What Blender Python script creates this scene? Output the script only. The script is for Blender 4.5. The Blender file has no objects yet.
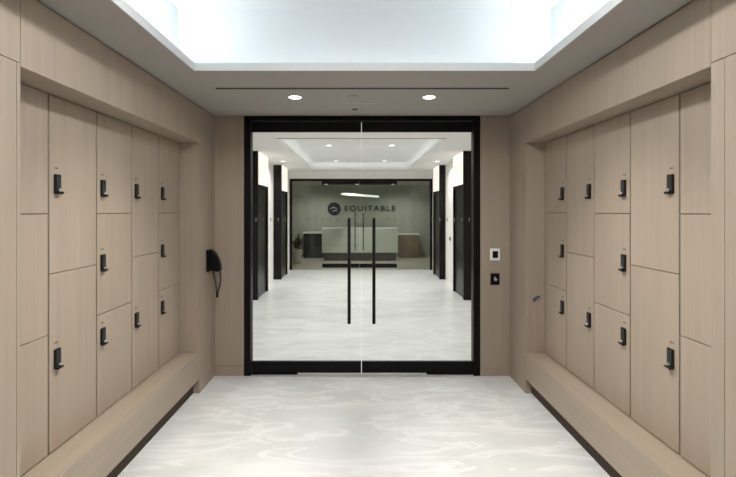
import bpy, bmesh, math, random
from mathutils import Vector, Matrix
random.seed(7)
S = bpy.context.scene
COL = S.collection
PI = math.pi

# ------------------------------------------------------------------ dimensions (metres)
EYE = 1.645
WL, WR = -1.447, 1.500            # finished faces of the side walls
NL, NR = -1.623, 1.671            # locker door faces inside the niches
YN, YF = 1.920, 4.066             # niche, near and far end
ZB, ZT = 0.367, 2.264             # bench top, niche head
ZC = 2.600                        # foyer ceiling
YD = 4.500                        # glass door wall
YB = -2.5                         # wall behind the camera
LC = 2.765                        # lift lobby ceiling
YG = 12.70                        # far glass screen
YO = 16.50                        # reception back wall

# ------------------------------------------------------------------ materials
def new_mat(name):
    m = bpy.data.materials.new(name); m.use_nodes = True
    return m, m.node_tree.nodes, m.node_tree.links, m.node_tree.nodes['Principled BSDF']

def plain(name, col, rough=0.5, metal=0.0, spec=0.5):
    m, n, l, p = new_mat(name)
    p.inputs['Base Color'].default_value = (*col, 1)
    p.inputs['Roughness'].default_value = rough
    p.inputs['Metallic'].default_value = metal
    p.inputs['Specular IOR Level'].default_value = spec
    return m

def mottled(name, col, amt=0.06, scale=8, rough=0.7, spec=0.4):
    m, n, l, p = new_mat(name)
    tc = n.new('ShaderNodeTexCoord'); no = n.new('ShaderNodeTexNoise')
    no.inputs['Scale'].default_value = scale; no.inputs['Detail'].default_value = 4
    l.new(tc.outputs['Object'], no.inputs['Vector'])
    r = n.new('ShaderNodeValToRGB')
    r.color_ramp.elements[0].position = .3; r.color_ramp.elements[1].position = .7
    r.color_ramp.elements[0].color = (*[c*(1-amt) for c in col], 1)
    r.color_ramp.elements[1].color = (*[min(1, c*(1+amt)) for c in col], 1)
    l.new(no.outputs['Fac'], r.inputs['Fac']); l.new(r.outputs['Color'], p.inputs['Base Color'])
    p.inputs['Roughness'].default_value = rough; p.inputs['Specular IOR Level'].default_value = spec
    return m

def wood(name, col, grain=(70, 70, 1.3), amt=0.075, rough=0.45):
    m, n, l, p = new_mat(name)
    tc = n.new('ShaderNodeTexCoord'); oi = n.new('ShaderNodeObjectInfo')
    mul = n.new('ShaderNodeMath'); mul.operation = 'MULTIPLY'; mul.inputs[1].default_value = 37.0
    l.new(oi.outputs['Random'], mul.inputs[0])
    add = n.new('ShaderNodeVectorMath'); add.operation = 'ADD'
    l.new(tc.outputs['Object'], add.inputs[0]); l.new(mul.outputs[0], add.inputs[1])
    mp = n.new('ShaderNodeMapping'); mp.inputs['Scale'].default_value = grain
    l.new(add.outputs[0], mp.inputs['Vector'])
    n1 = n.new('ShaderNodeTexNoise'); n1.inputs['Scale'].default_value = 1.0
    n1.inputs['Detail'].default_value = 5; n1.inputs['Roughness'].default_value = .6
    l.new(mp.outputs[0], n1.inputs['Vector'])
    mp2 = n.new('ShaderNodeMapping'); mp2.inputs['Scale'].default_value = [g*.14 if g > 5 else g*.4 for g in grain]
    l.new(add.outputs[0], mp2.inputs['Vector'])
    n2 = n.new('ShaderNodeTexNoise'); n2.inputs['Scale'].default_value = 1.0; n2.inputs['Detail'].default_value = 2
    l.new(mp2.outputs[0], n2.inputs['Vector'])
    mx = n.new('ShaderNodeMath'); mx.operation = 'MULTIPLY_ADD'; mx.inputs[1].default_value = .6
    l.new(n1.outputs['Fac'], mx.inputs[0])
    m3 = n.new('ShaderNodeMath'); m3.operation = 'MULTIPLY'; m3.inputs[1].default_value = .4
    l.new(n2.outputs['Fac'], m3.inputs[0]); l.new(m3.outputs[0], mx.inputs[2])
    r = n.new('ShaderNodeValToRGB')
    r.color_ramp.elements[0].position = .34; r.color_ramp.elements[1].position = .66
    r.color_ramp.elements[0].color = (*[c*(1-amt) for c in col], 1)
    r.color_ramp.elements[1].color = (*[min(1, c*(1+amt)) for c in col], 1)
    l.new(mx.outputs[0], r.inputs['Fac']); l.new(r.outputs['Color'], p.inputs['Base Color'])
    p.inputs['Roughness'].default_value = rough; p.inputs['Specular IOR Level'].default_value = .35
    b = n.new('ShaderNodeBump'); b.inputs['Strength'].default_value = .06; b.inputs['Distance'].default_value = .002
    l.new(n1.outputs['Fac'], b.inputs['Height']); l.new(b.outputs[0], p.inputs['Normal'])
    return m

def floor_mat(name):
    m, n, l, p = new_mat(name)
    tc = n.new('ShaderNodeTexCoord')
    # broad cloudy drift
    mp = n.new('ShaderNodeMapping'); mp.inputs['Scale'].default_value = (.8, 1.5, 1); mp.inputs['Rotation'].default_value = (0, 0, .35)
    l.new(tc.outputs['Object'], mp.inputs['Vector'])
    n1 = n.new('ShaderNodeTexNoise'); n1.inputs['Scale'].default_value = 1.6; n1.inputs['Detail'].default_value = 6
    n1.inputs['Roughness'].default_value = .55; n1.inputs['Distortion'].default_value = 1.0
    l.new(mp.outputs[0], n1.inputs['Vector'])
    r1 = n.new('ShaderNodeValToRGB')
    e = r1.color_ramp.elements
    e[0].position = .30; e[0].color = (.61, .62, .612, 1)
    e[1].position = .72; e[1].color = (.76, .77, .765, 1)
    l.new(n1.outputs['Fac'], r1.inputs['Fac'])
    # pale marbling streaks, trowelled in arcs
    mp2 = n.new('ShaderNodeMapping'); mp2.inputs['Scale'].default_value = (.8, 2.6, 1); mp2.inputs['Rotation'].default_value = (0, 0, -.25)
    l.new(tc.outputs['Object'], mp2.inputs['Vector'])
    n2 = n.new('ShaderNodeTexNoise'); n2.inputs['Scale'].default_value = 1.7; n2.inputs['Detail'].default_value = 4
    n2.inputs['Roughness'].default_value = .5; n2.inputs['Distortion'].default_value = 1.5
    l.new(mp2.outputs[0], n2.inputs['Vector'])
    r2 = n.new('ShaderNodeValToRGB')
    r2.color_ramp.elements[0].position = .50; r2.color_ramp.elements[0].color = (0, 0, 0, 1)
    r2.color_ramp.elements[1].position = .545; r2.color_ramp.elements[1].color = (1, 1, 1, 1)
    x = r2.color_ramp.elements.new(.62); x.color = (0, 0, 0, 1)
    l.new(n2.outputs['Fac'], r2.inputs['Fac'])
    mixf = n.new('ShaderNodeMath'); mixf.operation = 'MULTIPLY'; mixf.inputs[1].default_value = .55
    l.new(r2.outputs['Color'], mixf.inputs[0])
    mx = n.new('ShaderNodeMix'); mx.data_type = 'RGBA'
    l.new(mixf.outputs[0], mx.inputs['Factor']); l.new(r1.outputs['Color'], mx.inputs[6])
    mx.inputs[7].default_value = (.87, .88, .88, 1)
    l.new(mx.outputs[2], p.inputs['Base Color'])
    p.inputs['Roughness'].default_value = .30; p.inputs['Specular IOR Level'].default_value = .4
    return m

def glass_mat(name, tint, refl=1.0, ior=1.45):
    m = bpy.data.materials.new(name); m.use_nodes = True
    n, l = m.node_tree.nodes, m.node_tree.links
    n.clear()
    out = n.new('ShaderNodeOutputMaterial'); mix = n.new('ShaderNodeMixShader')
    t = n.new('ShaderNodeBsdfTransparent'); t.inputs['Color'].default_value = (*tint, 1)
    g = n.new('ShaderNodeBsdfGlossy'); g.inputs['Roughness'].default_value = 0.0
    f = n.new('ShaderNodeFresnel'); f.inputs['IOR'].default_value = ior
    k = n.new('ShaderNodeMath'); k.operation = 'MULTIPLY'; k.inputs[1].default_value = refl
    l.new(f.outputs[0], k.inputs[0]); l.new(k.outputs[0], mix.inputs[0])
    l.new(t.outputs[0], mix.inputs[1]); l.new(g.outputs[0], mix.inputs[2]); l.new(mix.outputs[0], out.inputs['Surface'])
    return m

def glow(name, col, strength):
    m, n, l, p = new_mat(name)
    p.inputs['Base Color'].default_value = (*col, 1)
    p.inputs['Emission Color'].default_value = (*col, 1)
    p.inputs['Emission Strength'].default_value = strength
    return m

WOODC = (.355, .290, .230)
M_WOOD = wood('taupe_veneer', WOODC)
M_DOOR = wood('taupe_veneer_doors', WOODC)
M_BENCH = wood('taupe_veneer_bench', WOODC, grain=(70, 1.3, 70))
M_SEAM = plain('seam_brown', (.15, .118, .09), .8, 0, .1)
M_DARK = plain('shadow_gap_black', (.012, .011, .010), .8)
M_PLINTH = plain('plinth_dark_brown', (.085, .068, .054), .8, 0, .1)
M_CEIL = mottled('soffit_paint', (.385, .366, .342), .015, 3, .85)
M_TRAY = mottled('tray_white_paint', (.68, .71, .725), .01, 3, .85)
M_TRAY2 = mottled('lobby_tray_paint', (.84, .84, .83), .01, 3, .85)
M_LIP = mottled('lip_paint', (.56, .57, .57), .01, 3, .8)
M_WHITE = mottled('white_wall_paint', (.85, .835, .81), .015, 3, .8)
M_FLOOR = floor_mat('marbled_resin_floor')
M_BLACK = plain('black_powder_coat', (.004, .004, .0045), .45, 0, .15)
M_BLACK_M = plain('black_satin_metal', (.005, .005, .006), .35, 0.0, .2)
M_LIFT = plain('black_lift_steel', (.006, .006, .006), .3, 0.0, .25)
M_LOCK = plain('lock_black_plastic', (.008, .008, .008), .45, 0, .25)
M_LOCKF = plain('lock_charcoal_face', (.022, .025, .022), .40, 0, .3)
M_CHROME = plain('chrome', (.75, .75, .74), .25, 1.0)
M_DECAL = plain('number_print', (.10, .08, .065), .6)
M_GLASS = glass_mat('clear_door_glass', (.95, .965, .96), .30)
M_GLASS_EDGE = plain('glass_edge_seal', (.55, .58, .57), .3)
M_GLASS_FAR = glass_mat('grey_screen_glass', (.86, .88, .85), .7)
M_DOT = plain('frosted_dot_vinyl', (.20, .21, .20), .8)
M_WPLAST = plain('white_plastic', (.85, .85, .84), .35)
M_BPLAST = plain('black_gloss_plastic', (.004, .004, .005), .3, 0, .2)
M_PALE = plain('pale_grey_print', (.50, .50, .50), .5)
M_PHONE = plain('phone_black_plastic', (.003, .0035, .005), .45, 0, .15)
M_CORD = plain('phone_cord_dark', (.035, .028, .024), .5)
M_BLUE = plain('slate_blue_metal', (.07, .10, .14), .4, .2)
M_LAMP = glow('downlight_lens', (1, .97, .92), 14)
M_LAMP2 = glow('lobby_downlight_lens', (1, .98, .94), 4)
M_PANEL = glow('lit_lift_panel', (1.0, .90, .83), .68)
M_PEND = glow('pendant_lens', (.98, 1, .92), .8)
M_OFFW = mottled('reception_wall_paint', (.46, .47, .43), .03, 1.5, .8)
M_OFFC = plain('reception_ceiling', (.34, .34, .31), .85)
M_OFFF = mottled('reception_floor_beige', (.48, .45, .38), .05, 5, .5)
M_DESK = plain('white_desk_laminate', (.80, .82, .76), .4)
M_TAN = wood('tan_credenza_veneer', (.30, .23, .16), grain=(2, 40, 40))
M_CHARC = plain('charcoal_fabric', (.03, .03, .028), .9)
M_LEAF = mottled('dark_leaves', (.045, .06, .03), .3, 20, .6)
M_POT = plain('pale_planter', (.55, .55, .50), .6)
M_NAVY = plain('navy_sign_acrylic', (.012, .014, .030), .4)
M_SLOT = plain('slot_black', (.02, .018, .016), .7)
M_MARK = plain('ceiling_cap_grey', (.36, .345, .30), .8)
M_MARK2 = plain('ceiling_plate_grey', (.45, .435, .40), .8)

# ------------------------------------------------------------------ mesh helpers
class MB:
    def __init__(self): self.bm = bmesh.new()
    def box(self, x0, x1, y0, y1, z0, z1):
        r = bmesh.ops.create_cube(self.bm, size=1)
        sx, sy, sz = abs(x1-x0), abs(y1-y0), abs(z1-z0)
        for v in r['verts']:
            v.co = Vector((v.co.x*sx+(x0+x1)/2, v.co.y*sy+(y0+y1)/2, v.co.z*sz+(z0+z1)/2))
        return self
    def cyl(self, p0, p1, r, seg=20, r2=None):
        p0, p1 = Vector(p0), Vector(p1); d = p1-p0
        q = d.to_track_quat('Z', 'Y').to_matrix().to_4x4(); q.translation = (p0+p1)/2
        bmesh.ops.create_cone(self.bm, cap_ends=True, segments=seg, radius1=r, radius2=r if r2 is None else r2, depth=d.length, matrix=q)
        return self
    def ring(self, c, r0, r1, z0, z1, seg=32):
        vs = []
        for k in range(seg):
            a = 2*PI*k/seg; ca, sa = math.cos(a), math.sin(a)
            vs.append([self.bm.verts.new((c[0]+r*ca, c[1]+r*sa, z)) for r, z in ((r0, z0), (r1, z0), (r1, z1), (r0, z1))])
        for k in range(seg):
            A, B = vs[k], vs[(k+1) % seg]
            for i in range(4):
                j = (i+1) % 4
                self.bm.faces.new((A[i], B[i], B[j], A[j]))
        return self
    def prism(self, prof, a0, a1, axis='y'):
        """closed 2-D outline extruded along an axis; outline is (x,z) for y, (y,z) for x"""
        mk = (lambda u, w, a: (u, a, w)) if axis == 'y' else (lambda u, w, a: (a, u, w))
        A = [self.bm.verts.new(mk(u, w, a0)) for u, w in prof]
        B = [self.bm.verts.new(mk(u, w, a1)) for u, w in prof]
        self.bm.faces.new(A); self.bm.faces.new(B[::-1])
        k = len(prof)
        for i in range(k):
            j = (i+1) % k
            self.bm.faces.new((A[i], B[i], B[j], A[j]))
        return self
    def tube(self, pts, r, seg=8):
        pts = [Vector(p) for p in pts]; rings = []
        for i, p in enumerate(pts):
            t = (pts[min(i+1, len(pts)-1)]-pts[max(i-1, 0)]).normalized()
            u = t.cross(Vector((0, 1, 0.01))).normalized(); w = t.cross(u)
            rings.append([self.bm.verts.new(p+(u*math.cos(2*PI*k/seg)+w*math.sin(2*PI*k/seg))*r) for k in range(seg)])
        for a, b in zip(rings, rings[1:]):
            for k in range(seg):
                self.bm.faces.new((a[k], b[k], b[(k+1) % seg], a[(k+1) % seg]))
        self.bm.faces.new(rings[0]); self.bm.faces.new(rings[-1][::-1])
        return self
    def mesh(self, name, mat, smooth=False):
        bmesh.ops.recalc_face_normals(self.bm, faces=self.bm.faces)
        me = bpy.data.meshes.new(name); self.bm.to_mesh(me); self.bm.free()
        me.materials.append(mat)
        if smooth:
            for p in me.polygons: p.use_smooth = True
        return me
    def build(self, name, mat, parent=None, bevel=0, smooth=False, loc=None):
        return link(name, self.mesh(name, mat, smooth), parent, bevel, loc)

def link(name, me, parent=None, bevel=0, loc=None):
    o = bpy.data.objects.new(name, me); COL.objects.link(o)
    if parent: o.parent = parent
    if loc: o.location = loc
    if bevel:
        b = o.modifiers.new('bevel', 'BEVEL'); b.width = bevel; b.segments = 2; b.limit_method = 'ANGLE'
    return o

def tag(o, label=None, cat=None, group=None, kind=None):
    if label: o['label'] = label
    if cat: o['category'] = cat
    if group: o['group'] = group
    if kind: o['kind'] = kind
    return o

def thing(name, loc, label, cat, group=None, kind=None):
    o = bpy.data.objects.new(name, None); COL.objects.link(o); o.location = loc
    o.empty_display_size = .1
    return tag(o, label, cat, group, kind)

def struct(o, label, cat): return tag(o, label, cat, None, 'structure')

# ------------------------------------------------------------------ setting: foyer
struct(MB().box(-2.7, 2.7, YB-.1, YG-.03, -.1, 0).build('floor', M_FLOOR), 'pale grey marbled resin floor running through to the lift lobby', 'floor')
struct(MB().box(-3.6, 3.6, YG-.03, YO+.1, -.1, 0).build('floor_reception', M_OFFF), 'beige reception floor beyond the far glass screen', 'floor')

OX0, OX1, OY0, OY1 = -1.126, 1.195, -1.20, 3.057    # tray opening
TB = .185                                            # cove set-back
cl = MB()
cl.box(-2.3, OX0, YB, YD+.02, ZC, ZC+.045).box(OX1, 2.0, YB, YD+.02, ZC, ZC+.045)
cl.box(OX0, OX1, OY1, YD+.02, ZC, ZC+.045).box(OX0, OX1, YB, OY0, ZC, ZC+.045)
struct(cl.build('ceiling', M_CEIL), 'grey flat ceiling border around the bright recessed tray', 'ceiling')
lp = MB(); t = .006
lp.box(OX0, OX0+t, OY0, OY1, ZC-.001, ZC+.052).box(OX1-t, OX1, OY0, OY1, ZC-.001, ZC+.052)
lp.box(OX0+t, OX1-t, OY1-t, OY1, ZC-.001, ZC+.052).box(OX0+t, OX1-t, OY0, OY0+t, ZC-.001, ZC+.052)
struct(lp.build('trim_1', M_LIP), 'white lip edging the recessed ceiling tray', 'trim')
ty = MB(); ax0, ax1, ay0, ay1 = OX0-TB, OX1+TB, OY0-TB, OY1+TB; zt = 3.10
ty.box(ax0-.05, ax0, ay0, ay1, ZC+.045, zt).box(ax1, ax1+.05, ay0, ay1, ZC+.045, zt)
ty.box(ax0-.05, ax1+.05, ay1, ay1+.05, ZC+.045, zt).box(ax0-.05, ax1+.05, ay0-.05, ay0, ZC+.045, zt)
ty.box(ax0-.05, ax1+.05, ay0-.05, ay1+.05, zt, zt+.05)
struct(ty.build('ceiling_tray', M_TRAY), 'white recessed ceiling tray lit from its hidden edges', 'ceiling')

def side_wall(sg, w, name, tname, word):
    b = MB(); o = w+sg*.55
    bx = lambda y0, y1, z0, z1: b.box(min(w, o), max(w, o), y0, y1, z0, z1)
    zt_ = ZC-.010
    bx(YF, YD, 0, zt_)                                  # far pier
    bx(YN+.002, YF, ZT, zt_)                            # bulkhead above the niche
    bx(YB, YN-.002, 2.279, zt_)                         # near upper panel
    e = .022 if sg < 0 else .07
    bx(YN-e+.0015, YN, 0, 2.275)                        # narrow edge strip beside the niche
    bx(YB, YN-e-.0015, 0, 2.275)                        # near lower panel
    struct(b.build(name, M_WOOD), f'taupe wood veneer {word} wall with a locker niche', 'wall')
    g = MB()
    i0, i1 = w+sg*.012, o-sg*.02
    g.box(min(i0, i1), max(i0, i1), YB, YD, ZC-.0095, ZC-.0005)
    struct(g.build(tname, M_DARK), f'dark shadow gap along the top of the {word} wall', 'trim')
side_wall(-1, WL, 'wall_left', 'trim_2', 'left')
side_wall(+1, WR, 'wall_right', 'trim_3', 'right')
struct(MB().box(-2.3, 2.0, YB-.1, YB, 0, ZC).build('wall_back', M_WOOD), 'taupe wood wall behind the viewpoint', 'wall')

FX0, FX1 = -1.155, 1.207                              # outer edges of the black door frame
b = MB(); b.box(-2.7, FX0, YD, YD+.12, .102, ZC-.004).box(FX1, 2.7, YD, YD+.12, .102, ZC-.004)
b.box(-2.7, 2.7, YD+.03, YD+.12, ZC+.05, LC)
struct(b.build('wall_front', M_WOOD), 'taupe wood panels either side of the black framed glass doors', 'wall')
b = MB(); b.box(-2.7, FX0, YD, YD+.12, 0, .098).box(FX1, 2.7, YD, YD+.12, 0, .098)
struct(b.build('baseboard_front', M_WOOD), 'taupe wood skirting below the panels beside the glass doors', 'baseboard')

# ------------------------------------------------------------------ glass entrance doors
DX = .020                                             # meeting line of the two leaves
IX0, IX1 = FX0+.066, FX1-.066
f = MB()
f.box(FX0, IX0, YD-.006, YD+.10, 0, ZC-.002).box(IX1, FX1, YD-.006, YD+.10, 0, ZC-.002)
f.box(IX0, IX1, YD-.006, YD+.10, 2.552, ZC-.002)
struct(f.build('trim_4', M_BLACK, bevel=.003), 'black metal frame around the glass entrance doors', 'door frame')

def leaf(name, x0, x1, hx, label, pivot_left):
    d = thing(name, ((x0+x1)/2, YD+.05, 0), label, 'door', 'glass entrance doors', 'structure')
    px, y = (x0+x1)/2, YD+.05
    L = lambda v: v-px
    MB().box(L(x0), L(x1), -.006, .006, .122, 2.46).build('glass_pane', M_GLASS, d)
    r = MB().box(L(x0), L(x1), -.022, .022, .018, .130)
    r.build('bottom_rail', M_BLACK, d, bevel=.002)
    # pivot shoe under the outer end of the rail
    s0, s1 = (x0, x0+.46) if pivot_left else (x1-.46, x1)
    MB().box(L(s0), L(s1), -.024, .024, .003, .0175).build('pivot_shoe', M_BLACK, d)
    MB().box(L(x0), L(x1), -.022, .022, 2.446, 2.545).build('top_rail', M_BLACK, d, bevel=.002)
    h = MB().cyl((L(hx), -.085, .530), (L(hx), -.085, 1.578), .0165, 16)
    h = h.build('pull_handle', M_BLACK_M, d, smooth=True)
    for z in (.72, 1.39):
        MB().cyl((L(hx), -.085, z), (L(hx), -.004, z), .009, 12).build('standoff', M_BLACK_M, h)
    dots = MB(); x = x0+.035
    while x < x1-.03:
        dots.box(L(x), L(x)+.011, -.0075, -.0062, 1.545, 1.580)
        x += .0745
    dots.build('safety_dots', M_DOT, d)
    return d
leaf('door_1', IX0+.004, DX-.004, -.103, 'left frameless glass entrance door leaf with tall black bar handle', True)
leaf('door_2', DX+.004, IX1-.004, .143, 'right frameless glass entrance door leaf with tall black bar handle', False)

# ------------------------------------------------------------------ benches
def bench(sg, w, n, word):
    t = thing('bench', (w, (YN+YF)/2, 0), f'long taupe wood bench built in below the {word} wall lockers', 'bench', 'built-in benches')
    y0, y1 = -(YF-YN)/2+.001, (YF-YN)/2-.001
    dx = n-w                                            # signed depth of the niche
    lo, hi = sorted((dx+sg*.03, -sg*-.019))
    MB().box(lo, hi, y0, y1, .339, ZB).build('seat', M_BENCH, t)
    lo, hi = sorted((0, sg*.019))
    MB().box(lo, hi, y0, y1, .129, ZB).build('front_panel', M_BENCH, t, bevel=.0015)
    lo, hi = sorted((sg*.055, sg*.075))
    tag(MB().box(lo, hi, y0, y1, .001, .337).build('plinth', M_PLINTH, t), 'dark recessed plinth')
bench(-1, WL, NL, 'left')
bench(+1, WR, NR, 'right')

# ------------------------------------------------------------------ lockers
def lock_meshes(sg):
    """local x = out of the wall (towards the room) times -sg"""
    o = -sg
    def bx(m, x0, x1, y0, y1, z0, z1): return m.box(min(o*x0, o*x1), max(o*x0, o*x1), y0, y1, z0, z1)
    body = MB(); bx(body, 0, .012, -.023, .023, 0, .105)
    body = body.mesh('lock', M_LOCK)
    face = MB(); bx(face, .0122, .0145, -.017, .017, .030, .098)
    face = face.mesh('lock_face', M_LOCKF)
    prof = [(0.0125, .000), (.020, -.003), (.027, .002), (.031, .010), (.028, .014), (.024, .009), (.019, .008), (.0125, .010)]
    tab = MB().prism([(o*u, w) for u, w in prof], -.020, .020, 'y').mesh('pull_tab', M_LOCK)
    btn = MB().cyl((o*.0125, 0, .0205), (o*.021, 0, .0205), .0105, 14).mesh('button', M_CHROME)
    dec = MB()
    for k, wdt in enumerate((.007, .009, .006)):
        y = -.016+k*.0115
        bx(dec, .0002, .0008, y, y+wdt, -.0045, .0045)
    dec = dec.mesh('number_label', M_DECAL)
    return body, face, tab, btn, dec

W = (YF-YN)/5; G = .0022
TH = [ZB, ZB+(ZT-ZB)/3, ZB+2*(ZT-ZB)/3, ZT]
TW = [ZB, (ZB+ZT)/2, ZT]
LOCKZ = [.805, 1.268, 1.738]                          # undersides of the locks, by row
COLW = ['nearest column', 'second nearest column', 'middle column', 'second farthest column', 'farthest column']
def lockers(sg, n, word):
    body_m, face_m, tab_m, btn_m, dec_m = lock_meshes(sg)
    for c in range(5):
        y0, y1 = YN+c*W, YN+(c+1)*W
        lv = TH if c % 2 == 0 else TW
        for r in range(len(lv)-1):
            z0, z1 = lv[r], lv[r+1]
            if len(lv) == 4:
                nm = ['bottom', 'middle', 'top'][r]; lz = LOCKZ[r]; kind = 'short'
            else:
                nm = ['lower', 'upper'][r]; lz = LOCKZ[2*r]; kind = 'tall'
            lab = f'{nm} {kind} taupe wood locker in the {COLW[c]} of the {word} wall'
            t = thing('locker', (n, (y0+y1)/2, z0), lab, 'locker', f'lockers along the {word} wall')
            h = z1-z0; zlo = .008 if r == 0 else G; zhi = h-(.006 if r == len(lv)-2 else G)
            hy = W/2-.0065
            ylo, yhi = -hy, hy
            o = sg
            bx = lambda x0, x1, a, b_, c_, d_: MB().box(min(o*x0, o*x1), max(o*x0, o*x1), a, b_, c_, d_)
            bx(0, .018, ylo, yhi, zlo, zhi).build('door', M_DOOR, t, bevel=.001)
            bx(.020, .30, ylo-.001, yhi+.001, zlo-.001, zhi+.001).build('body', M_SEAM, t)
            yl = y0+.060-(y0+y1)/2
            lk = link('lock', body_m, t, .003, (-sg*.0003, yl, lz-z0))
            link('lock_face', face_m, lk); link('pull_tab', tab_m, lk, .0015)
            tag(link('button', btn_m, lk), 'small chrome button')
            link('number_label', dec_m, t, 0, (0, yl, lz-z0+.138))
lockers(-1, NL, 'left')
lockers(+1, NR, 'right')

# ------------------------------------------------------------------ things on the walls
t = thing('mounted_card_reader', (1.352, YD, 1.214), 'small white framed card reader on the wood panel right of the doors', 'card reader')
MB().box(-.050, .050, -.018, -.0005, -.062, .062).build('bezel', M_WPLAST, t, bevel=.008)
MB().box(-.027, .027, -.022, -.0185, -.034, .034).build('reader_face', M_BPLAST, t, bevel=.004)

t = thing('exit_switch', (1.353, YD, .968), 'small black wall plate with pale mark below the white card reader', 'switch')
MB().box(-.045, .045, -.014, -.0005, -.058, .058).build('plate', M_BPLAST, t, bevel=.004)
mk = MB()
mk.prism([(-.014, .004), (-.008, .010), (-.006, .026), (0, .028), (.003, .012), (.012, .008), (.020, -.002), (.014, -.014), (.002, -.018), (-.008, -.010)], -.0165, -.0145, 'y')
tag(mk.build('symbol', M_PALE, t), 'pale hand-like mark')

py = 4.285
t = thing('wall_telephone', (WL, py, 1.07), 'black wall telephone with hanging cord on the left wall beside the doors', 'telephone')
MB().prism([(.0005, .0), (.030, .004), (.034, .12), (.030, .195), (.022, .208), (.0005, .208)], -.042, .042, 'y').build('base', M_PHONE, t, bevel=.006)
hs = [(.036, .018), (.060, .010), (.094, .002), (.118, .004), (.128, .018), (.126, .050), (.118, .090), (.104, .130), (.086, .165),
      (.062, .195), (.040, .212), (.022, .214), (.022, .209), (.032, .196), (.036, .12)]
MB().prism(hs, -.031, .031, 'y').build('handset', M_PHONE, t, bevel=.008)
def bez(p0, p1, p2, p3, k=14):
    p0, p1, p2, p3 = map(Vector, (p0, p1, p2, p3)); out = []
    for i in range(k+1):
        u = i/k; out.append(p0*(1-u)**3+p1*3*u*(1-u)**2+p2*3*u*u*(1-u)+p3*u**3)
    return out
cd = bez((.052, 0, .012), (.075, 0, -.06), (.082, 0, -.16), (.090, 0, -.215))+bez((.094, 0, -.222), (.104, 0, -.15), (.142, 0, -.09), (.116, 0, .006))
MB().tube(cd, .0085).build('cord', M_CORD, t, smooth=True)
MB().cyl((.092, 0, -.245), (.092, 0, -.195), .011, 12).build('cord_clip', M_PHONE, t)

t = MB().prism([(-.030, -.012), (-.022, -.030), (-.012, -.026), (-.008, -.010), (.012, .006), (.032, .014), (.034, .026), (.018, .026), (-.004, .014), (-.020, .006)], -.018, -.0005, 'y')
o = t.build('wall_clip', M_BLUE, bevel=.003, loc=(1.592, YF, .858))
tag(o, 'tiny slate blue clip on the right niche end above the bench', 'clip')

# ------------------------------------------------------------------ ceiling fittings, foyer
o = MB().box(-1.115, 1.160, 3.478, 3.512, ZC-.003, ZC-.0002).build('ceiling_air_vent', M_SLOT)
tag(o, 'long thin black air slot across the ceiling in front of the doors', 'vent')
for x, y, w_ in ((-.539, 3.76, 'left of the pair before the doors'), (.581, 3.76, 'right of the pair before the doors'), (-.539, -1.9, 'left of the added rear pair'), (.581, -1.9, 'right of the added rear pair')):  # rear pair is added out of view, for more light on the walls
    d = thing('downlight', (x, y, ZC), f'bright small round downlight in the foyer ceiling, {w_}', 'ceiling light', 'foyer downlights')
    MB().ring((0, 0), .049, .057, -.004, -.0003).build('trim_ring', M_WPLAST, d)
    MB().cyl((0, 0, -.003), (0, 0, -.0005), .048, 28).build('lens', M_LAMP, d)
AY, AW, WW = (2.70, 1.65, -.15), (255, 75, 8), (225, 8)  # tray lamps added out of view to light benches, walls and floor
spots_ = [(x, y, f'{w_} {n_}') for y, n_ in zip(AY, ('one nearest the glass doors', 'one midway along', 'one farthest from the doors')) for x, w_ in ((-.20, 'left'), (.26, 'right'))]
spots_ += [(.03, 1.15, 'centre one nearer the doors'), (.03, -.75, 'centre one at the rear')]
for x, y, w_ in spots_:
    d = thing('downlight', (x, y, zt), f'added unseen round downlight in the foyer ceiling tray, {w_}', 'ceiling light', 'added tray downlights')
    MB().ring((0, 0), .049, .057, -.004, -.0003).build('trim_ring', M_WPLAST, d)
    MB().cyl((0, 0, -.003), (0, 0, -.0005), .048, 28).build('lens', M_LAMP, d)
tag(MB().cyl((0, 0, -.004), (0, 0, -.0003), .046, 24).build('ceiling_sprinkler_cap', M_MARK, loc=(-.05, 3.745, ZC)), 'round flush cap in the ceiling between the two downlights', 'sprinkler')
tag(MB().box(-.105, .105, -.022, .022, -.003, -.0003).build('ceiling_plate', M_MARK2, loc=(.035, 3.97, ZC)), 'slim flush plate in the ceiling just before the doors', 'plate')
tag(MB().cyl((0, 0, -.012), (0, 0, -.0003), .032, 24, .022).build('ceiling_sensor', M_MARK, loc=(-.045, 4.21, ZC)), 'tiny round sensor in the ceiling nearest the door head', 'sensor')

# ------------------------------------------------------------------ lift lobby
LW = 2.075
def lobby_wall(sg, name, word):
    b = MB(); lo, hi = sorted((sg*LW, sg*(LW+.12)))
    b.box(lo, hi, YD+.12, YG, 0, LC)
    struct(b.build(name, M_WHITE), f'white {word} wall of the lift lobby', 'wall')
lobby_wall(-1, 'wall_lobby_left', 'left'); lobby_wall(1, 'wall_lobby_right', 'right')
TX0, TX1, TY0, TY1, TZ = -1.28, 1.33, 7.00, 12.05, 2.95
b = MB()
b.box(-2.2, TX0, YD+.12, YG, LC, LC+.04).box(TX1, 2.2, YD+.12, YG, LC, LC+.04)
b.box(TX0, TX1, YD+.12, TY0, LC, LC+.04).box(TX0, TX1, TY1, YG, LC, LC+.04)
struct(b.build('ceiling_lobby', M_WHITE), 'pale flat ceiling border of the lift lobby', 'ceiling')
b = MB(); k = .12
b.box(TX0-k-.04, TX0-k, TY0-k, TY1+k, LC+.04, TZ).box(TX1+k, TX1+k+.04, TY0-k, TY1+k, LC+.04, TZ)
b.box(TX0-k-.04, TX1+k+.04, TY0-k-.04, TY0-k, LC+.04, TZ).box(TX0-k-.04, TX1+k+.04, TY1+k, TY1+k+.04, LC+.04, TZ)
b.box(TX0-k-.04, TX1+k+.04, TY0-k-.04, TY1+k+.04, TZ, TZ+.04)
struct(b.build('ceiling_lobby_tray', M_TRAY2), 'white recessed tray in the lift lobby ceiling', 'ceiling')
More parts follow.
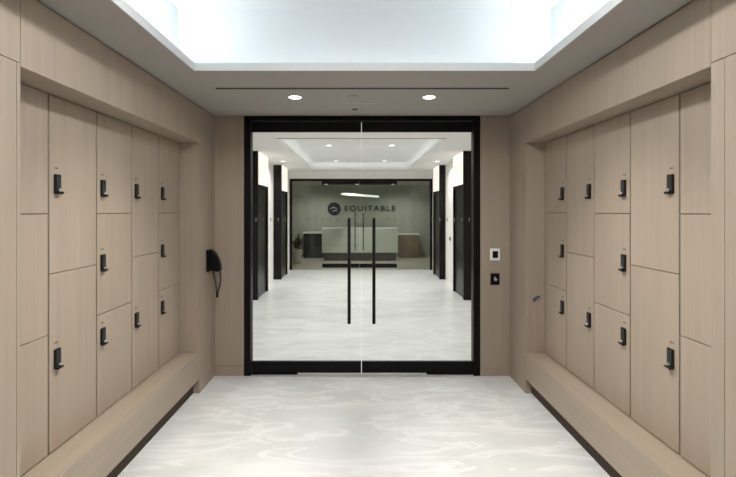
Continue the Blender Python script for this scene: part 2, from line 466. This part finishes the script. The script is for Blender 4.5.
o = MB().box(TX0, TX1, 6.90, 6.93, LC-.003, LC-.0002).build('ceiling_air_vent', M_SLOT)
tag(o, 'thin dark air slot across the lobby ceiling beyond the glass doors', 'vent')
for x, y, w_ in ((-.605, 8.9, 'nearer left'), (.64, 8.9, 'nearer right'), (-.605, 11.6, 'farther left'), (.64, 11.6, 'farther right')):
    d = thing('downlight', (x, y, TZ), f'round downlight in the lobby ceiling tray, {w_} of the four', 'ceiling light', 'lobby downlights')
    MB().ring((0, 0), .049, .057, -.004, -.0003).build('trim_ring', M_WPLAST, d)
    MB().cyl((0, 0, -.003), (0, 0, -.0005), .048, 28).build('lens', M_LAMP2, d)

for x, w_ in ((-1.72, 'left'), (1.74, 'right')):  # lamps added to brighten the white walls between the elevators
    d = thing('downlight', (x, 10.08, LC), f'added round downlight at the {w_} edge of the lobby ceiling, between the two {w_} elevators', 'ceiling light', 'added lobby edge downlights')
    MB().ring((0, 0), .049, .057, -.004, -.0003).build('trim_ring', M_WPLAST, d)
    MB().cyl((0, 0, -.003), (0, 0, -.0005), .048, 28).build('lens', M_LAMP2, d)

def lift(sg, xi, y0, y1, lab):
    t = thing('elevator', (sg*LW, (y0+y1)/2, 0), lab, 'elevator', 'elevators in the lobby')
    hy = (y1-y0)/2; dpt = LW-xi-.001                    # projection of the portal from the wall
    X = lambda a, b_: tuple(sorted((-sg*a, -sg*b_)))
    f = MB()
    lo, hi = X(.001, dpt)
    f.box(lo, hi, -hy, -hy+.07, .001, LC-.002).box(lo, hi, hy-.07, hy, .001, 2.15).box(lo, hi, -hy+.07, hy-.07, 2.09, 2.15)
    lo2, hi2 = X(.001, .03)
    f.box(lo2, hi2, -hy+.07, hy-.07, .001, 2.09)
    f.build('surround', M_BLACK, t)
    lo, hi = X(dpt-.05, dpt-.03)
    for a, b_ in ((-hy+.072, -.002), (.002, hy-.072)):
        MB().box(lo, hi, a, b_, .006, 2.088).build('door_panel', M_LIFT, t)
    lo, hi = X(.031, dpt-.003)
    tag(MB().box(lo, hi, -hy+.0715, hy, 2.152, LC-.004).build('light_panel', M_PANEL, t), 'warm white lit panel above the doors')
lift(-1, 1.885, 8.33, 9.30, 'black elevator entrance on the left of the lobby, nearer of two')
lift(-1, 1.885, 10.85, 11.80, 'black elevator entrance on the left of the lobby, farther of two')
lift(+1, 1.930, 8.33, 9.30, 'black elevator entrance on the right of the lobby, nearer of two')
lift(+1, 1.930, 10.85, 11.80, 'black elevator entrance on the right of the lobby, farther of two')
t = thing('elevator_call_switch', (LW, 10.22, 1.02), 'small round dark call button on the white wall between the right elevators', 'button')
MB().cyl((-.0005, 0, 0), (-.02, 0, 0), .055, 24).build('plate', M_CHROME, t)
MB().cyl((-.0205, 0, 0), (-.034, 0, 0), .036, 24).build('button', M_BPLAST, t)

# far glass screen
HX0, HX1, HZ = -1.965, 2.050, 2.560
b = MB(); b.box(-LW, LW, YG-.05, YG+.08, HZ, LC).box(-LW, HX0, YG-.05, YG+.08, 0, HZ).box(HX1, LW, YG-.05, YG+.08, 0, HZ)
struct(b.build('wall_lobby_end', M_WHITE), 'white bulkhead over the far glass screen', 'wall')
b = MB(); m_ = .065
b.box(HX0, HX0+m_, YG-.06, YG+.04, 0, HZ-.001).box(HX1-m_, HX1, YG-.06, YG+.04, 0, HZ-.001).box(HX0+m_, HX1-m_, YG-.06, YG+.04, HZ-m_, HZ-.001)
struct(b.build('trim_5', M_BLACK), 'thin black frame of the far glass screen', 'door frame')
LX0, LXM, LX1 = -1.055, .0, 1.060
def sidelite(name, x0, x1, lab):
    w = tag(MB().box(x0+.003, x1-.003, YG-.015, YG-.003, .012, HZ-m_-.003).build(name, M_GLASS_FAR), lab, 'window', None, 'structure')
sidelite('window_1', HX0+m_, LX0, 'fixed glass pane left of the far double doors')
sidelite('window_2', LX1, HX1-m_, 'fixed glass pane right of the far double doors')
def far_leaf(name, x0, x1, hx, lab):
    d = thing(name, ((x0+x1)/2, YG-.009, 0), lab, 'door', 'far glass doors', 'structure'); px = (x0+x1)/2
    a, b_ = x0-px+.003, x1-px-.003
    MB().box(a, b_, -.006, .006, .165, 2.41).build('glass_pane', M_GLASS_FAR, d)
    MB().box(a, b_, -.02, .02, .055, .170).build('bottom_rail', M_BLACK, d)
    MB().box(a, b_, -.02, .02, 2.398, 2.494).build('top_rail', M_BLACK, d)
    h = MB().cyl((hx-px, -.06, .55), (hx-px, -.06, 1.60), .014, 12).build('pull_handle', M_BLACK_M, d)
    for z in (.75, 1.40): MB().cyl((hx-px, -.06, z), (hx-px, -.0065, z), .008, 8).build('standoff', M_BLACK_M, h)
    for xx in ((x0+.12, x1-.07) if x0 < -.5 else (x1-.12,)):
        MB().box(xx-px-.045, xx-px+.045, -.026, -.0205, 2.392, 2.414).build('patch_glint', M_WPLAST, d)  # white colour stands in for bright reflections along the door header
far_leaf('door_3', LX0, LXM, -.125, 'left leaf of the far glass double doors with black rails')
far_leaf('door_4', LXM, LX1, .105, 'right leaf of the far glass double doors with black rails')

# reception beyond the screen
OCZ = 2.60
struct(MB().box(-3.6, 3.6, YO, YO+.1, 0, OCZ).build('wall_reception_back', M_OFFW), 'grey reception wall carrying the company sign', 'wall')
b = MB().box(-3.6, -3.5, YG+.1, YO, 0, OCZ); struct(b.build('wall_reception_left', M_OFFW), 'grey left wall of the reception', 'wall')
b = MB().box(3.5, 3.6, YG+.1, YO, 0, OCZ); struct(b.build('wall_reception_right', M_OFFW), 'grey right wall of the reception', 'wall')
struct(MB().box(-3.6, 3.6, YG+.08, YO, OCZ, OCZ+.05).build('ceiling_reception', M_OFFC), 'grey reception ceiling', 'ceiling')
b = MB(); b.box(-3.6, -LW-.001, YG, YG+.08, 0, OCZ).box(LW+.001, 3.6, YG, YG+.08, 0, OCZ)
struct(b.build('wall_reception_front', M_OFFW), 'reception wall flanking the glass screen', 'wall')

t = thing('reception_desk', (.015, 14.95, 0), 'wide white reception desk behind the far glass doors', 'desk')
MB().box(-1.26, 1.26, -.02, .02, .27, 1.05).build('front_panel', M_DESK, t, bevel=.006)
MB().box(-1.26, 1.26, -.02, .60, 1.052, 1.085).build('worktop', M_DESK, t, bevel=.004)
MB().box(-1.20, 1.20, .06, .56, .001, .268).build('plinth', M_PLINTH, t)
for sx in (-1, 1): MB().box(sx*1.24-.02, sx*1.24+.02, .022, .58, .27, 1.05).build('side_panel', M_DESK, t)

t = thing('credenza', (1.74, 16.1, 0), 'tan wood credenza with pale top right of the reception desk', 'cabinet')
MB().box(-.34, .34, -.22, .35, .001, .80).build('cabinet', M_TAN, t)
tag(MB().box(-.38, .38, -.25, .36, .802, .845).build('worktop', M_DESK, t), 'pale worktop')
for sx in (-.17, .17): MB().box(sx-.16, sx+.16, -.238, -.2205, .08, .78).build('door', M_TAN, t)
t = thing('side_counter', (-1.62, 16.0, 0), 'grey counter with pale top left of the reception desk', 'counter')
MB().box(-.34, .34, -.20, .4, .001, .86).build('cabinet', M_CHARC, t)
tag(MB().box(-.38, .38, -.23, .42, .862, .91).build('worktop', M_DESK, t), 'pale worktop')

t = thing('potted_plant', (-1.98, 14.3, 0), 'dark potted plant behind the left glass pane of the reception', 'plant')
MB().cyl((0, 0, .001), (0, 0, .42), .13, 20, .17).build('planter', M_POT, t, smooth=False)
lf = MB()
for i in range(34):
    a = random.uniform(0, 2*PI); ln = random.uniform(.35, .75); tilt = random.uniform(.1, .7)
    d = Vector((math.cos(a)*math.sin(tilt), math.sin(a)*math.sin(tilt), math.cos(tilt)))
    p0 = Vector((random.uniform(-.06, .06), random.uniform(-.06, .06), .422)); mid = p0+d*ln*.55; tip = p0+d*ln-Vector((0, 0, .15*tilt))
    s_ = d.cross(Vector((0, 0, 1))).normalized()*.035; up = s_.cross(d).normalized()*.004
    vv = [lf.bm.verts.new(q) for q in (p0, mid+s_, tip, mid-s_, mid+up)]
    for q in ((0, 1, 4), (1, 2, 4), (2, 3, 4), (3, 0, 4)): lf.bm.faces.new([vv[i_] for i_ in q])
lf.build('foliage', M_LEAF, t)

# linear pendant, hung askew to the view
pA, pB = Vector((-.53, 13.5, 2.165)), Vector((.66, 16.0, 2.165))
t = thing('pendant_light', tuple((pA+pB)/2), 'thin white linear pendant light above the reception desk', 'pendant light')
mid = (pA+pB)/2; d = (pB-pA).normalized(); s_ = Vector((d.y, -d.x, 0))*.03
def bar(z0, z1, nm, mat):
    m = MB(); a, b_ = pA-mid, pB-mid
    q = [(a+s_), (b_+s_), (b_-s_), (a-s_)]
    lo = [m.bm.verts.new((p.x, p.y, z0)) for p in q]; hi = [m.bm.verts.new((p.x, p.y, z1)) for p in q]
    m.bm.faces.new(lo); m.bm.faces.new(hi[::-1])
    for i in range(4): m.bm.faces.new((lo[i], hi[i], hi[(i+1) % 4], lo[(i+1) % 4]))
    return m.build(nm, mat, t)
bar(.031, .04, 'housing', M_WPLAST); bar(-.03, .03, 'lens', M_PEND)
for u in (-.35, .35):
    p = d*(pB-pA).length*u
    MB().cyl((p.x, p.y, .041), (p.x, p.y, OCZ-2.166), .003, 8).build('suspension_wire', M_CHROME, t)

# company sign on the reception wall
t = thing('wall_sign', (0, YO, 1.735), 'dark company sign EQUITABLE with round emblem on the reception wall', 'sign')
def text_mesh(body, size, spacing):
    cu = bpy.data.curves.new('letters', 'FONT'); cu.body = body; cu.size = size; cu.space_character = spacing
    cu.extrude = .012; cu.align_x = 'LEFT'; cu.align_y = 'CENTER'; cu.offset = .004
    ob = bpy.data.objects.new('letters_source', cu); COL.objects.link(ob)
    bpy.context.view_layer.update()
    me = bpy.data.meshes.new_from_object(ob.evaluated_get(bpy.context.evaluated_depsgraph_get()))
    bpy.data.objects.remove(ob); bpy.data.curves.remove(cu)
    return me
me = text_mesh('EQUITABLE', .27, 1.25)
xs = [v.co.x for v in me.vertices]; zs = [v.co.y for v in me.vertices]
k = 1.86/(max(xs)-min(xs)); zc = (max(zs)+min(zs))/2
for v in me.vertices:
    x, y, z = v.co
    v.co = ((x-min(xs))*k-.545, -z-.014, (y-zc)*1.0)
me.materials.clear(); me.materials.append(M_NAVY)
tag(link('lettering', me, t), 'dark letters reading EQUITABLE')
em = MB().cyl((-.93, -.001, 0), (-.93, -.026, 0), .24, 40)
e = em.build('emblem', M_NAVY, t)
sw = MB()
def arc(cx, cz, r, a0, a1, w0, k=14):
    o_, i_ = [], []
    for j in range(k+1):
        u = j/k; a = math.radians(a0+(a1-a0)*u); w_ = w0*math.sin(PI*min(max(u, .06), .94))
        o_.append((cx+(r+w_)*math.cos(a), cz+(r+w_)*math.sin(a))); i_.append((cx+(r-w_)*math.cos(a), cz+(r-w_)*math.sin(a)))
    return o_+i_[::-1]
sw.prism(arc(-.95, -.12, .17, 150, 20, .022), -.031, -.0265, 'y')
sw.prism(arc(-.90, -.16, .10, 160, 30, .020), -.031, -.0265, 'y')
tag(sw.build('emblem_swoosh', M_PALE, e), 'pale curved strokes')

# ------------------------------------------------------------------ lights
def area(name, loc, rot, sx, sy, power, col=(1, 1, 1), spread=PI):
    d = bpy.data.lights.new(name, 'AREA'); d.shape = 'RECTANGLE'; d.size = sx; d.size_y = sy; d.energy = power; d.color = col; d.spread = spread
    o = bpy.data.objects.new(name, d); COL.objects.link(o); o.location = loc; o.rotation_euler = rot
    return o
COOL = (.90, .96, 1.0)
CP = 6.0                                              # watts per metre of cove strip
zz = ZC+.062; i = .085
Lx, Ly = OX1-OX0, OY1-OY0
UP = PI
area('cove_strip_far', ((OX0+OX1)/2, OY1+i, zz), (PI, 0, 0), Lx+.2, .03, CP*.10*(Lx+.2), COOL)
area('cove_strip_rear', ((OX0+OX1)/2, OY0-i, zz), (PI, 0, 0), Lx+.2, .03, CP*(Lx+.2), COOL)
area('cove_strip_left', (OX0-i, (OY0+OY1)/2, zz), (PI, 0, 0), .03, Ly, CP*Ly, COOL)
area('cove_strip_right', (OX1+i, (OY0+OY1)/2, zz), (PI, 0, 0), .03, Ly, CP*Ly, COOL)
def spot(name, loc, power, ang, blend=.6, col=(1, .95, .88), r=.05):
    d = bpy.data.lights.new(name, 'SPOT'); d.energy = power; d.spot_size = math.radians(ang); d.spot_blend = blend; d.color = col; d.shadow_soft_size = r
    o = bpy.data.objects.new(name, d); COL.objects.link(o); o.location = loc
    return o
for x in (-.539, .581):
    spot('downlight_beam', (x, 3.76, ZC-.01), 15, 110)
    spot('downlight_beam', (x, -1.90, ZC-.01), 2, 160)  # added rear lamp, out of view, lifting the upper walls
for y, aw in zip(AY, AW):
    for x in (-.20, .26):
        o = spot('added_accent_beam', (x, y, zt-.012), aw, 66, .9, (1, .95, .86), .06)  # tilted lamp added to brighten benches and lockers
        o.rotation_euler = (0, math.radians(24 if x < 0 else -24), 0)
for y, ww in zip((1.15, -.75), WW):
    spot('added_wide_beam', (.03, y, zt-.012), ww, 168, .3, (1, .985, .97), .10)  # wide lamp added to brighten bulkheads and floor
# lobby
LP = .25
zz = LC+.055; Lx, Ly = TX1-TX0, TY1-TY0
area('lobby_cove_left', (TX0-.06, (TY0+TY1)/2, zz), (PI, 0, 0), .03, Ly, LP*Ly, (.95, .98, 1))
area('lobby_cove_right', (TX1+.06, (TY0+TY1)/2, zz), (PI, 0, 0), .03, Ly, LP*Ly, (.95, .98, 1))
area('lobby_cove_far', ((TX0+TX1)/2, TY1+.06, zz), (PI, 0, 0), Lx, .03, LP*Lx, (.95, .98, 1))
area('lobby_cove_near', ((TX0+TX1)/2, TY0-.06, zz), (PI, 0, 0), Lx, .03, LP*Lx, (.95, .98, 1))
for x, y in ((-.605, 8.9), (.64, 8.9), (-.605, 11.6), (.64, 11.6), (-.9, 5.8), (.95, 5.8)):
    spot('lobby_downlight_beam', (x, y, (TZ if y > 7 else LC)-.012), 100, 150, .8, (1, .98, .96))
for x in (-1.72, 1.74):
    spot('added_edge_beam', (x, 10.08, LC-.012), 70, 150, .8, (1, .96, .92))  # beam of the added lamp that brightens the white wall strip
spot('reception_beam', (-1.5, 15.2, OCZ-.02), 72, 165); spot('reception_beam', (1.5, 15.2, OCZ-.02), 72, 165)
spot('reception_beam', (0, 14.0, OCZ-.02), 72, 165)

w = bpy.data.worlds.new('world'); S.world = w; w.use_nodes = True
w.node_tree.nodes['Background'].inputs['Color'].default_value = (0, 0, 0, 1)

# ------------------------------------------------------------------ camera
F = 450.0
cam = bpy.data.cameras.new('camera'); co = bpy.data.objects.new('camera', cam); COL.objects.link(co)
cam.sensor_fit = 'HORIZONTAL'; cam.sensor_width = 36; cam.lens = F*36/736
cam.shift_x = (368-359.5)/736; cam.shift_y = -(238.5-211.3)/736
cam.clip_start = .05; cam.clip_end = 100
co.location = (0, 0, EYE); co.rotation_euler = (PI/2, 0, 0)
S.camera = co
S.view_settings.view_transform = 'Standard'; S.view_settings.look = 'None'
S.view_settings.gamma = 1; S.view_settings.use_curve_mapping = False
S.view_settings.exposure = 0.0
S.cycles.max_bounces = 14; S.cycles.diffuse_bounces = 8; S.cycles.transparent_max_bounces = 16
